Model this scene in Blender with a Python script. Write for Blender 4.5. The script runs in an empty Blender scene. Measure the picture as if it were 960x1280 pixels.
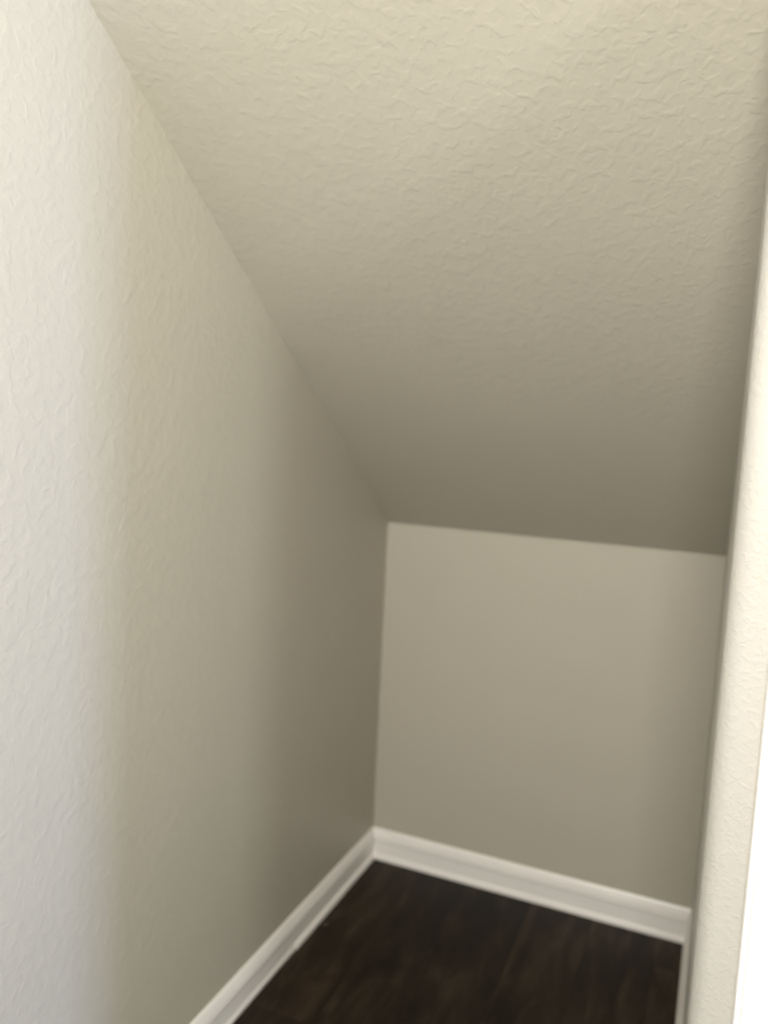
import bpy, bmesh, math, random
from mathutils import Vector, Matrix
C = bpy.context.scene
COL = C.collection
random.seed(4)

# ---------------------------------------------------------------- dimensions
W, H, TAN = 0.992, 1.117, 0.7194        # closet width, knee wall height, slope of the ceiling
CY = -1.36                              # plane of the hall-side wall (rounded outside corner)
HX, HY, CZ = 3.3, -3.2, 2.44            # hall extents
TH = 0.12

# ---------------------------------------------------------------- camera
yaw, pitch, roll = 0.4000, 0.1111, 0.0479
fw = Vector((-math.sin(yaw)*math.cos(pitch), math.cos(yaw)*math.cos(pitch), -math.sin(pitch)))
rt = Vector((math.cos(yaw), math.sin(yaw), 0)); up = rt.cross(fw)
rx = math.cos(roll)*rt + math.sin(roll)*up
ux = -math.sin(roll)*rt + math.cos(roll)*up
cam = bpy.data.cameras.new('camera'); co = bpy.data.objects.new('camera', cam); COL.objects.link(co)
m = Matrix((rx, ux, -fw)).transposed().to_4x4(); m.translation = Vector((0.9809, -2.3561, 1.4339))
co.matrix_world = m
cam.sensor_fit = 'VERTICAL'; cam.sensor_height = 36; cam.sensor_width = 27
cam.lens = 1013.65*36/1280
cam.clip_start = 0.02
cam.dof.use_dof = True; cam.dof.focus_distance = 1.0; cam.dof.aperture_fstop = 2.5
C.camera = co

# ---------------------------------------------------------------- world, lights, exposure
w = bpy.data.worlds.new('world'); C.world = w; w.use_nodes = True
w.node_tree.nodes['Background'].inputs[0].default_value = (0.75, 0.87, 1.0, 1)
w.node_tree.nodes['Background'].inputs[1].default_value = 0.25
def area(name, loc, to, sx, sy, power, color):
    l = bpy.data.lights.new(name, 'AREA'); l.shape = 'RECTANGLE'; l.size = sx; l.size_y = sy
    l.energy = power; l.color = color
    o = bpy.data.objects.new(name, l); COL.objects.link(o); o.location = loc
    o.rotation_euler = (Vector(to)-Vector(loc)).to_track_quat('-Z', 'Y').to_euler()
    return o
# daylight through the right-hand hall window, plus an added fill in a second opening
area('side_daylight', (HX+0.01, -1.60, 1.45), (0, -1.60, 1.45), 0.34, 1.3, 30, (0.50, 0.60, 1.0))
area('side_fill', (HX+0.01, -2.85, 1.45), (0, -2.85, 1.45), 0.5, 0.8, 16.4, (0.95, 0.985, 1.0))  # fill with no known source, added to balance the side light
# daylight through the high window behind the camera
area('rear_daylight', (1.0, HY-0.01, 2.05), (1.0, 0, 2.05), 0.5, 0.5, 29.5, (1.0, 0.975, 0.93))
# weak fill from above, added under an invented hall lamp
area('hall_fill_light', (0.6, -2.75, CZ-0.09), (0.6, -2.75, 0), 0.28, 0.28, 2.2, (0.95, 0.95, 1.0))
vs = C.view_settings
vs.view_transform = 'Standard'; vs.look = 'None'; vs.gamma = 1; vs.use_curve_mapping = False
vs.exposure = 1.0

# ---------------------------------------------------------------- materials
def mat(name):
    m = bpy.data.materials.new(name); m.use_nodes = True
    nt = m.node_tree; return m, nt, nt.nodes, nt.links, nt.nodes['Principled BSDF']
def textured_paint(name, color, rough, relief, scale=1.0):
    """wall paint over sprayed, knocked-down drywall texture"""
    m, nt, N, L, B = mat(name)
    tc = N.new('ShaderNodeTexCoord')
    n1 = N.new('ShaderNodeTexNoise'); n1.inputs['Scale'].default_value = 54*scale; n1.inputs['Detail'].default_value = 1.6
    n1.inputs['Distortion'].default_value = 0.5
    n2 = N.new('ShaderNodeTexNoise'); n2.inputs['Scale'].default_value = 24*scale; n2.inputs['Detail'].default_value = 2
    r = N.new('ShaderNodeMapRange'); r.interpolation_type = 'SMOOTHSTEP'
    r.inputs['From Min'].default_value = 0.42; r.inputs['From Max'].default_value = 0.68
    ad = N.new('ShaderNodeMath'); ad.operation = 'MULTIPLY_ADD'; ad.inputs[1].default_value = 0.8
    b = N.new('ShaderNodeBump'); b.inputs['Strength'].default_value = relief; b.inputs['Distance'].default_value = 0.0012
    L.new(tc.outputs['Object'], n1.inputs['Vector']); L.new(tc.outputs['Object'], n2.inputs['Vector'])
    L.new(n1.outputs['Fac'], r.inputs['Value']); L.new(n2.outputs['Fac'], ad.inputs[0]); L.new(r.outputs[0], ad.inputs[2])
    L.new(ad.outputs[0], b.inputs['Height']); L.new(b.outputs[0], B.inputs['Normal'])
    # very slight roller variation in the paint
    n3 = N.new('ShaderNodeTexNoise'); n3.inputs['Scale'].default_value = 5; n3.inputs['Detail'].default_value = 3
    mx = N.new('ShaderNodeMix'); mx.data_type = 'RGBA'
    mx.inputs['A'].default_value = (*[c*0.975 for c in color], 1); mx.inputs['B'].default_value = (*[min(1, c*1.025) for c in color], 1)
    L.new(tc.outputs['Object'], n3.inputs['Vector']); L.new(n3.outputs['Fac'], mx.inputs['Factor'])
    L.new(mx.outputs['Result'], B.inputs['Base Color'])
    B.inputs['Roughness'].default_value = rough; B.inputs['Specular IOR Level'].default_value = 0.35
    return m
GREIGE = (0.48, 0.45, 0.368)
M_wall = textured_paint('greige_wall_paint', GREIGE, 0.45, 0.34)
M_ceil = textured_paint('greige_ceiling_paint', GREIGE, 0.6, 0.3)
M_smooth = textured_paint('greige_knee_wall_paint', GREIGE, 0.6, 0.12)
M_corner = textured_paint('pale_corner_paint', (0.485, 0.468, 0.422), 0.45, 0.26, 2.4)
def plain(name, color, rough, spec=0.5, metal=0):
    m, nt, N, L, B = mat(name)
    tc = N.new('ShaderNodeTexCoord'); n = N.new('ShaderNodeTexNoise'); n.inputs['Scale'].default_value = 18; n.inputs['Detail'].default_value = 4
    mx = N.new('ShaderNodeMix'); mx.data_type = 'RGBA'
    mx.inputs['A'].default_value = (*[c*0.96 for c in color], 1); mx.inputs['B'].default_value = (*color, 1)
    L.new(tc.outputs['Object'], n.inputs['Vector']); L.new(n.outputs['Fac'], mx.inputs['Factor']); L.new(mx.outputs['Result'], B.inputs['Base Color'])
    B.inputs['Roughness'].default_value = rough; B.inputs['Specular IOR Level'].default_value = spec; B.inputs['Metallic'].default_value = metal
    return m
M_trim = plain('white_semigloss_trim', (0.90, 0.87, 0.82), 0.35)
M_joint = plain('dark_subfloor', (0.012, 0.009, 0.007), 0.9, 0.1)
M_fleck = plain('pale_fleck', (0.20, 0.18, 0.155), 0.8, 0.2)
M_white = plain('flat_white_paint', (0.8, 0.79, 0.76), 0.6)
M_nickel = plain('brushed_nickel', (0.55, 0.53, 0.50), 0.3, 0.5, 1)
def glass():
    m, nt, N, L, B = mat('window_glass')
    B.inputs['Transmission Weight'].default_value = 1; B.inputs['Roughness'].default_value = 0; B.inputs['IOR'].default_value = 1.02
    return m
M_glass = glass()
def lampglass():
    m, nt, N, L, B = mat('fill_lamp_glass')
    B.inputs['Base Color'].default_value = (0.9, 0.88, 0.84, 1)
    B.inputs['Emission Color'].default_value = (1, 0.88, 0.72, 1); B.inputs['Emission Strength'].default_value = 1
    return m
M_fill_lamp = lampglass()
def plank_mat():
    m, nt, N, L, B = mat('dark_brown_vinyl_plank')
    tc = N.new('ShaderNodeTexCoord'); oi = N.new('ShaderNodeObjectInfo')
    off = N.new('ShaderNodeVectorMath'); off.operation = 'MULTIPLY_ADD'
    L.new(oi.outputs['Random'], off.inputs[0]); off.inputs[1].default_value = (37, 91, 5); 
    mp = N.new('ShaderNodeMapping'); mp.inputs['Scale'].default_value = (1, 0.2, 1)
    L.new(tc.outputs['Object'], mp.inputs['Vector']); L.new(mp.outputs[0], off.inputs[2])
    big = N.new('ShaderNodeTexNoise'); big.inputs['Scale'].default_value = 16; big.inputs['Detail'].default_value = 3; big.inputs['Distortion'].default_value = 0.9
    fine = N.new('ShaderNodeTexNoise'); fine.inputs['Scale'].default_value = 110; fine.inputs['Detail'].default_value = 5
    L.new(off.outputs[0], big.inputs['Vector']); L.new(off.outputs[0], fine.inputs['Vector'])
    cr = N.new('ShaderNodeValToRGB'); e = cr.color_ramp.elements
    e[0].position = 0.32; e[0].color = (0.0090, 0.0056, 0.0028, 1)
    e[1].position = 0.70; e[1].color = (0.042, 0.0285, 0.0175, 1)
    k = cr.color_ramp.elements.new(0.5); k.color = (0.0175, 0.0112, 0.0060, 1)
    L.new(big.outputs['Fac'], cr.inputs['Fac'])
    gr = N.new('ShaderNodeMapRange'); gr.inputs['To Min'].default_value = 0.6; gr.inputs['To Max'].default_value = 1.3
    L.new(fine.outputs['Fac'], gr.inputs['Value'])
    rnd = N.new('ShaderNodeMapRange'); rnd.inputs['To Min'].default_value = 0.85; rnd.inputs['To Max'].default_value = 1.3
    L.new(oi.outputs['Random'], rnd.inputs['Value'])
    mu = N.new('ShaderNodeMath'); mu.operation = 'MULTIPLY'; L.new(gr.outputs[0], mu.inputs[0]); L.new(rnd.outputs[0], mu.inputs[1])
    sc = N.new('ShaderNodeVectorMath'); sc.operation = 'SCALE'; L.new(cr.outputs[0], sc.inputs[0]); L.new(mu.outputs[0], sc.inputs['Scale'])
    L.new(sc.outputs[0], B.inputs['Base Color'])
    B.inputs['Roughness'].default_value = 0.5; B.inputs['Specular IOR Level'].default_value = 0.2
    b = N.new('ShaderNodeBump'); b.inputs['Strength'].default_value = 0.15; b.inputs['Distance'].default_value = 0.001
    L.new(fine.outputs['Fac'], b.inputs['Height']); L.new(b.outputs[0], B.inputs['Normal'])
    return m
M_plank = plank_mat()

# ---------------------------------------------------------------- mesh helpers
def obj(name, bm, material, parent=None, kind=None, smooth=False, loc=None):
    bmesh.ops.recalc_face_normals(bm, faces=bm.faces)
    me = bpy.data.meshes.new(name); bm.to_mesh(me); bm.free(); me.materials.append(material)
    if smooth:
        for p in me.polygons: p.use_smooth = True
        me.set_sharp_from_angle(angle=math.radians(35))
    o = bpy.data.objects.new(name, me); COL.objects.link(o)
    if loc: o.location = loc
    if parent: o.parent = parent
    if kind: o['kind'] = kind
    return o
def box(bm, x0, x1, y0, y1, z0, z1):
    v = [bm.verts.new((x, y, z)) for x in (x0, x1) for y in (y0, y1) for z in (z0, z1)]
    for f in ((0,1,3,2), (4,6,7,5), (0,4,5,1), (2,3,7,6), (0,2,6,4), (1,5,7,3)):
        bm.faces.new([v[i] for i in f])
def extrude_poly(bm, pts, axis, a, b):
    """prism: 2-D outline pts extruded from a to b along axis"""
    def P(p, t):
        return {'x': (t, p[0], p[1]), 'y': (p[0], t, p[1]), 'z': (p[0], p[1], t)}[axis]
    A = [bm.verts.new(P(p, a)) for p in pts]; B = [bm.verts.new(P(p, b)) for p in pts]
    n = len(pts); bm.faces.new(A); bm.faces.new(B[::-1])
    for i in range(n): bm.faces.new((A[i], B[i], B[(i+1) % n], A[(i+1) % n]))
def sweep(bm, prof, p0, p1, out, trim0=0, trim1=0):
    """profile (offset from the wall, height) run from p0 to p1; trim = mitre slope at each end"""
    p0, p1, out = Vector(p0), Vector(p1), Vector(out); d = (p1-p0).normalized()
    A = [bm.verts.new(p0 + out*a + d*a*trim0 + Vector((0, 0, z))) for a, z in prof]
    B = [bm.verts.new(p1 + out*a - d*a*trim1 + Vector((0, 0, z))) for a, z in prof]
    n = len(prof); bm.faces.new(A); bm.faces.new(B[::-1])
    for i in range(n): bm.faces.new((A[i], B[i], B[(i+1) % n], A[(i+1) % n]))

# ---------------------------------------------------------------- setting: walls and ceilings
bm = bmesh.new(); box(bm, -TH, 0, HY-TH, TH, -0.02, CZ+0.1)
obj('wall_left', bm, M_wall, kind='structure')
bm = bmesh.new(); box(bm, 0, W, 0, TH, -0.02, H)
obj('wall_back', bm, M_smooth, kind='structure')
# sloped underside of the stair
y_top = -(CZ-H)/TAN
nrm = 0.1*math.sqrt(1+TAN*TAN)
bm = bmesh.new(); extrude_poly(bm, [(TH, H), (0, H), (y_top, CZ), (y_top, CZ+0.1), (y_top+0.06, CZ+0.1), (TH, H+nrm)], 'x', 0, W)
obj('ceiling', bm, M_ceil, kind='structure')
bm = bmesh.new(); box(bm, 0, W, HY-TH, y_top, CZ, CZ+0.1); box(bm, W, HX, HY-TH, CY+TH, CZ, CZ+0.1)
obj('ceiling', bm, M_ceil, kind='structure')
# right wall of the closet, with the rounded outside corner that turns to face the hall
DX0, DX1, DZ = 1.135, 1.895, 2.04       # opening of the door beside the closet
R = 0.028
arc = [(W + R - R*math.cos(a), CY + R - R*math.sin(a)) for a in [i*math.pi/2/10 for i in range(11)]]
outline = [(W, TH)] + arc + [(DX0-0.02, CY), (DX0-0.02, CY+TH), (W+TH, CY+TH), (W+TH, TH)]
bm = bmesh.new(); extrude_poly(bm, outline, 'z', -0.02, CZ)
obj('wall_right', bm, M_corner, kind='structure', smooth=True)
bm = bmesh.new(); box(bm, DX1+0.02, HX, CY, CY+TH, -0.02, CZ); box(bm, DX0-0.02, DX1+0.02, CY, CY+TH, DZ+0.02, CZ)
obj('wall_front', bm, M_wall, kind='structure')
# cheek above the rounded corner, beside the sloped ceiling
bm = bmesh.new(); extrude_poly(bm, [(CY, H-TAN*CY), (CY, CZ), (y_top, CZ)], 'x', W, W+TH)
obj('wall_cheek', bm, M_wall, kind='structure')
# hall walls with window openings
def wall_with_holes(name, axis, c0, c1, a0, a1, holes):
    bm = bmesh.new(); parts = []; p = a0
    for h0, h1, z0, z1 in holes:
        parts += [(p, h0, -0.02, CZ), (h0, h1, -0.02, z0), (h0, h1, z1, CZ)]; p = h1
    parts.append((p, a1, -0.02, CZ))
    for (p, q, r, s) in parts:
        if axis == 'x': box(bm, c0, c1, p, q, r, s)
        else: box(bm, p, q, c0, c1, r, s)
    return obj(name, bm, M_wall, kind='structure')
wall_with_holes('wall_side', 'x', HX, HX+TH, HY, CY+TH, [(-3.13, -2.57, 1.02, 1.88), (-1.80, -1.40, 0.77, 2.13)])
wall_with_holes('wall_rear', 'y', HY-TH, HY, 0, HX+TH, [(0.72, 1.28, 1.77, 2.33)])
def window(name, axis, c, a0, a1, z0, z1):
    def b(bm, p, q, r, s, d0=0.02, d1=0.08):
        if axis == 'x': box(bm, c+d0, c+d1, p, q, r, s)
        else: box(bm, p, q, c-d1, c-d0, r, s)
    bm = bmesh.new(); t = 0.03
    b(bm, a0, a0+t, z0, z1); b(bm, a1-t, a1, z0, z1); b(bm, a0+t, a1-t, z0, z0+t); b(bm, a0+t, a1-t, z1-t, z1)
    w_ = obj(name, bm, M_trim, kind='structure')
    zm = (z0+z1)/2
    bm = bmesh.new(); b(bm, a0+t, a1-t, zm-0.02, zm+0.02, 0.025, 0.075); obj('meeting_rail', bm, M_trim, w_)
    bm = bmesh.new(); b(bm, a0+t, a1-t, z0+t, zm-0.02, 0.049, 0.052); b(bm, a0+t, a1-t, zm+0.02, z1-t, 0.049, 0.052); obj('pane', bm, M_glass, w_)
    bm = bmesh.new(); b(bm, a0-0.03, a1+0.03, z0-0.025, z0, -0.03, 0.02); obj('window_sill', bm, M_trim, w_)
window('window_1', 'x', HX, -1.80, -1.40, 0.77, 2.13)
window('fill_window', 'x', HX, -3.13, -2.57, 1.02, 1.88)  # unseen window, made up to house the added side fill
window('window_3', 'y', HY, 0.72, 1.28, 1.77, 2.33)

# ---------------------------------------------------------------- floor: subfloor and single planks
bm = bmesh.new(); box(bm, -TH, HX+TH, HY-TH, TH, -0.03, -0.004)
floor = obj('floor', bm, M_joint, kind='structure')
PW, PL, G = 0.181, 1.22, 0.0004
def plank_mesh(w_, l_):
    bm = bmesh.new(); box(bm, 0, w_, 0, l_, -0.004, 0)
    top = [e for e in bm.edges if all(abs(v.co.z) < 1e-6 for v in e.verts)]
    bmesh.ops.bevel(bm, geom=top, offset=0.0006, segments=1, affect='EDGES')
    bmesh.ops.recalc_face_normals(bm, faces=bm.faces)
    me = bpy.data.meshes.new('plank'); bm.to_mesh(me); bm.free(); me.materials.append(M_plank); return me
full = plank_mesh(PW-G, PL-G)
x = 0.0; col_i = 0
while x < HX-0.01:
    w_ = min(PW, HX-x); ylim = 0.0 if x < W else CY
    y = HY + [0.0, -0.82, -0.41, -1.02, -0.2, -0.61][col_i % 6]
    while y < ylim-0.02:
        ya, yb = max(y, HY), min(y+PL, ylim)
        if yb-ya > 0.03:
            me = full if (w_ == PW and abs(yb-ya-PL) < 1e-6) else plank_mesh(w_-G, yb-ya-G)
            o = bpy.data.objects.new('plank', me); COL.objects.link(o); o.location = (x, ya, 0); o.parent = floor
        y += PL
    x += PW; col_i += 1

# ---------------------------------------------------------------- baseboards (moulded top, flat face) and shoe moulding
BH = 0.102
prof = [(0, 0.0005), (0.0098, 0.0005), (0.0098, 0.060), (0.0101, 0.0625), (0.0122, 0.0655), (0.0128, 0.0675), (0.0128, 0.0710), (0.0112, 0.0728),
        (0.0112, 0.0745), (0.0120, 0.0760), (0.0116, 0.0800), (0.0106, 0.0835), (0.0090, 0.0845), (0.0090, 0.0862), (0.0092, 0.0880), (0.0068, 0.0935), (0.0040, 0.0995), (0.0025, BH), (0, BH)]
def shoe_prof(r=0.017, t=0.0075, base=0.0095):
    p = [(base, 0.0005), (base+t, 0.0005)]
    for i in range(1, 7):
        a = i*math.pi/2/6; p.append((base + t*math.cos(a)*1.0, 0.0005 + r*0.35 + r*0.65*math.sin(a)))
    return p
def baseboard(name, p0, p1, out, t0, t1):
    bm = bmesh.new(); sweep(bm, prof, p0, p1, out, t0, t1)
    return obj(name, bm, M_trim, kind='structure', smooth=True)
def shoe(parent, p0, p1, out, t0, t1, **k):
    bm = bmesh.new(); sweep(bm, shoe_prof(**k), p0, p1, out, t0, t1)
    return obj('shoe_moulding', bm, M_trim, parent, smooth=True)
YJ = -0.535                                # joint between two lengths of shoe moulding
bl = baseboard('baseboard_left', (0, HY, 0), (0, 0, 0), (1, 0, 0), 0, 1)
shoe(bl, (0, YJ, 0), (0, 0, 0), (1, 0, 0), 0, 1)
shoe(bl, (0, HY, 0), (0, YJ-0.0008, 0), (1, 0, 0), 0, 0, r=0.0135, t=0.0035)
bb = baseboard('baseboard_back', (0, 0, 0), (W, 0, 0), (0, -1, 0), 1, 1)
shoe(bb, (0, 0, 0), (W, 0, 0), (0, -1, 0), 1, 1, t=0.006)
br = baseboard('baseboard_right', (W, 0, 0), (W, CY+R, 0), (-1, 0, 0), 1, 0)
shoe(br, (W, 0, 0), (W, CY+R, 0), (-1, 0, 0), 1, 0, t=0.006)
bf = baseboard('baseboard_front', (W+R, CY, 0), (1.039, CY, 0), (0, -1, 0), 0, 0)

# ---------------------------------------------------------------- door beside the closet: casing, jamb, slab
CX0 = 1.040                               # outer edge of the casing
CWD = 0.083
cas = [(0, 0), (0, 0.0165), (0.0014, 0.019), (0.0044, 0.019), (0.0056, 0.0165), (0.0060, 0.0090), (0.0078, 0.0090), (0.0090, 0.0140),
       (0.016, 0.0160), (0.040, 0.0150), (0.062, 0.0118), (0.066, 0.0098), (0.070, 0.0108), (0.080, 0.0100), (CWD, 0.007), (CWD, 0)]
bm = bmesh.new()
PATH = [(CX0, 0, 1, 0), (CX0, DZ+CWD+0.015, 1, -1), (DX1+DX0-CX0, DZ+CWD+0.015, -1, -1), (DX1+DX0-CX0, 0, -1, 0)]
rings = []
for (px, pz, sx, sz) in PATH:
    rings.append([bm.verts.new((px + sx*a, CY - d, pz + sz*a)) for a, d in cas])
for a, b in zip(rings, rings[1:]):
    n = len(cas)
    for i in range(n): bm.faces.new((a[i], b[i], b[(i+1) % n], a[(i+1) % n]))
bm.faces.new(rings[0]); bm.faces.new(rings[-1][::-1])
obj('trim_1', bm, M_trim, kind='structure', smooth=True)
bm = bmesh.new(); box(bm, DX0-0.02, DX0, CY, CY+TH, 0, DZ); box(bm, DX1, DX1+0.02, CY, CY+TH, 0, DZ); box(bm, DX0-0.02, DX1+0.02, CY, CY+TH, DZ, DZ+0.02)
obj('trim_2', bm, M_trim, kind='structure')
bm = bmesh.new(); box(bm, DX0+0.003, DX1-0.003, CY+0.02, CY+0.055, 0.008, DZ-0.003)
door = obj('door_1', bm, M_trim, kind='structure')
for z0, z1 in ((0.22, 0.92), (1.06, 1.88)):
    bm = bmesh.new(); box(bm, DX0+0.12, DX1-0.12, CY+0.012, CY+0.020, z0, z1)
    bmesh.ops.bevel(bm, geom=[e for e in bm.edges if all(abs(v.co.y-(CY+0.012)) < 1e-6 for v in e.verts)], offset=0.007, segments=2, affect='EDGES')
    obj('door_panel', bm, M_trim, door)
bm = bmesh.new()
for r_, y0, y1 in ((0.03, -0.004, 0.0), (0.011, -0.035, -0.004), (0.027, -0.062, -0.035)):
    g = bmesh.ops.create_cone(bm, cap_ends=True, segments=24, radius1=r_, radius2=r_*0.9, depth=y1-y0)
    bmesh.ops.rotate(bm, verts=g['verts'], matrix=Matrix.Rotation(math.pi/2, 3, 'X'))
    bmesh.ops.translate(bm, verts=g['verts'], vec=(DX1-0.07, CY+0.02+(y0+y1)/2, 0.95))
obj('door_handle', bm, M_nickel, door, smooth=True)

# ---------------------------------------------------------------- small things
# tiny pale fleck lying on the planks beside the left baseboard
bm = bmesh.new()
pts = [(0.0052*math.cos(a)*(0.8+0.35*random.random()), 0.0036*math.sin(a)*(0.8+0.4*random.random())) for a in [i*math.pi/4 for i in range(8)]]
lo = [bm.verts.new((p[0], p[1], 0)) for p in pts]; hi = [bm.verts.new((p[0]*0.75, p[1]*0.75, 0.0011)) for p in pts]
bm.faces.new(lo[::-1]); bm.faces.new(hi)
for i in range(8): bm.faces.new((lo[i], lo[(i+1) % 8], hi[(i+1) % 8], hi[i]))
o = obj('debris_fleck', bm, M_fleck, loc=(0.034, -0.40, 0.0001))
o['label'] = 'tiny pale grey fleck lying on dark floor beside left baseboard'; o['category'] = 'debris'

# invented flush lamp on the hall ceiling, unseen, added to carry the overhead fill
root = bpy.data.objects.new('fill_lamp', None); COL.objects.link(root); root.location = (0.6, -2.75, CZ)
root['label'] = 'added fill lamp, unseen: round, flush, frosted glass, on the hall ceiling'; root['category'] = 'lamp'
bm = bmesh.new(); bmesh.ops.create_cone(bm, cap_ends=True, segments=40, radius1=0.15, radius2=0.15, depth=0.02)
bmesh.ops.translate(bm, verts=bm.verts, vec=(0, 0, -0.01)); obj('fill_lamp_base', bm, M_nickel, root, smooth=True)
bm = bmesh.new(); bmesh.ops.create_uvsphere(bm, u_segments=32, v_segments=16, radius=0.14)
bmesh.ops.delete(bm, geom=[v for v in bm.verts if v.co.z > 1e-4], context='VERTS')
for v in bm.verts: v.co.z = v.co.z*0.4 - 0.02
obj('fill_lamp_shade', bm, M_fill_lamp, root, smooth=True)
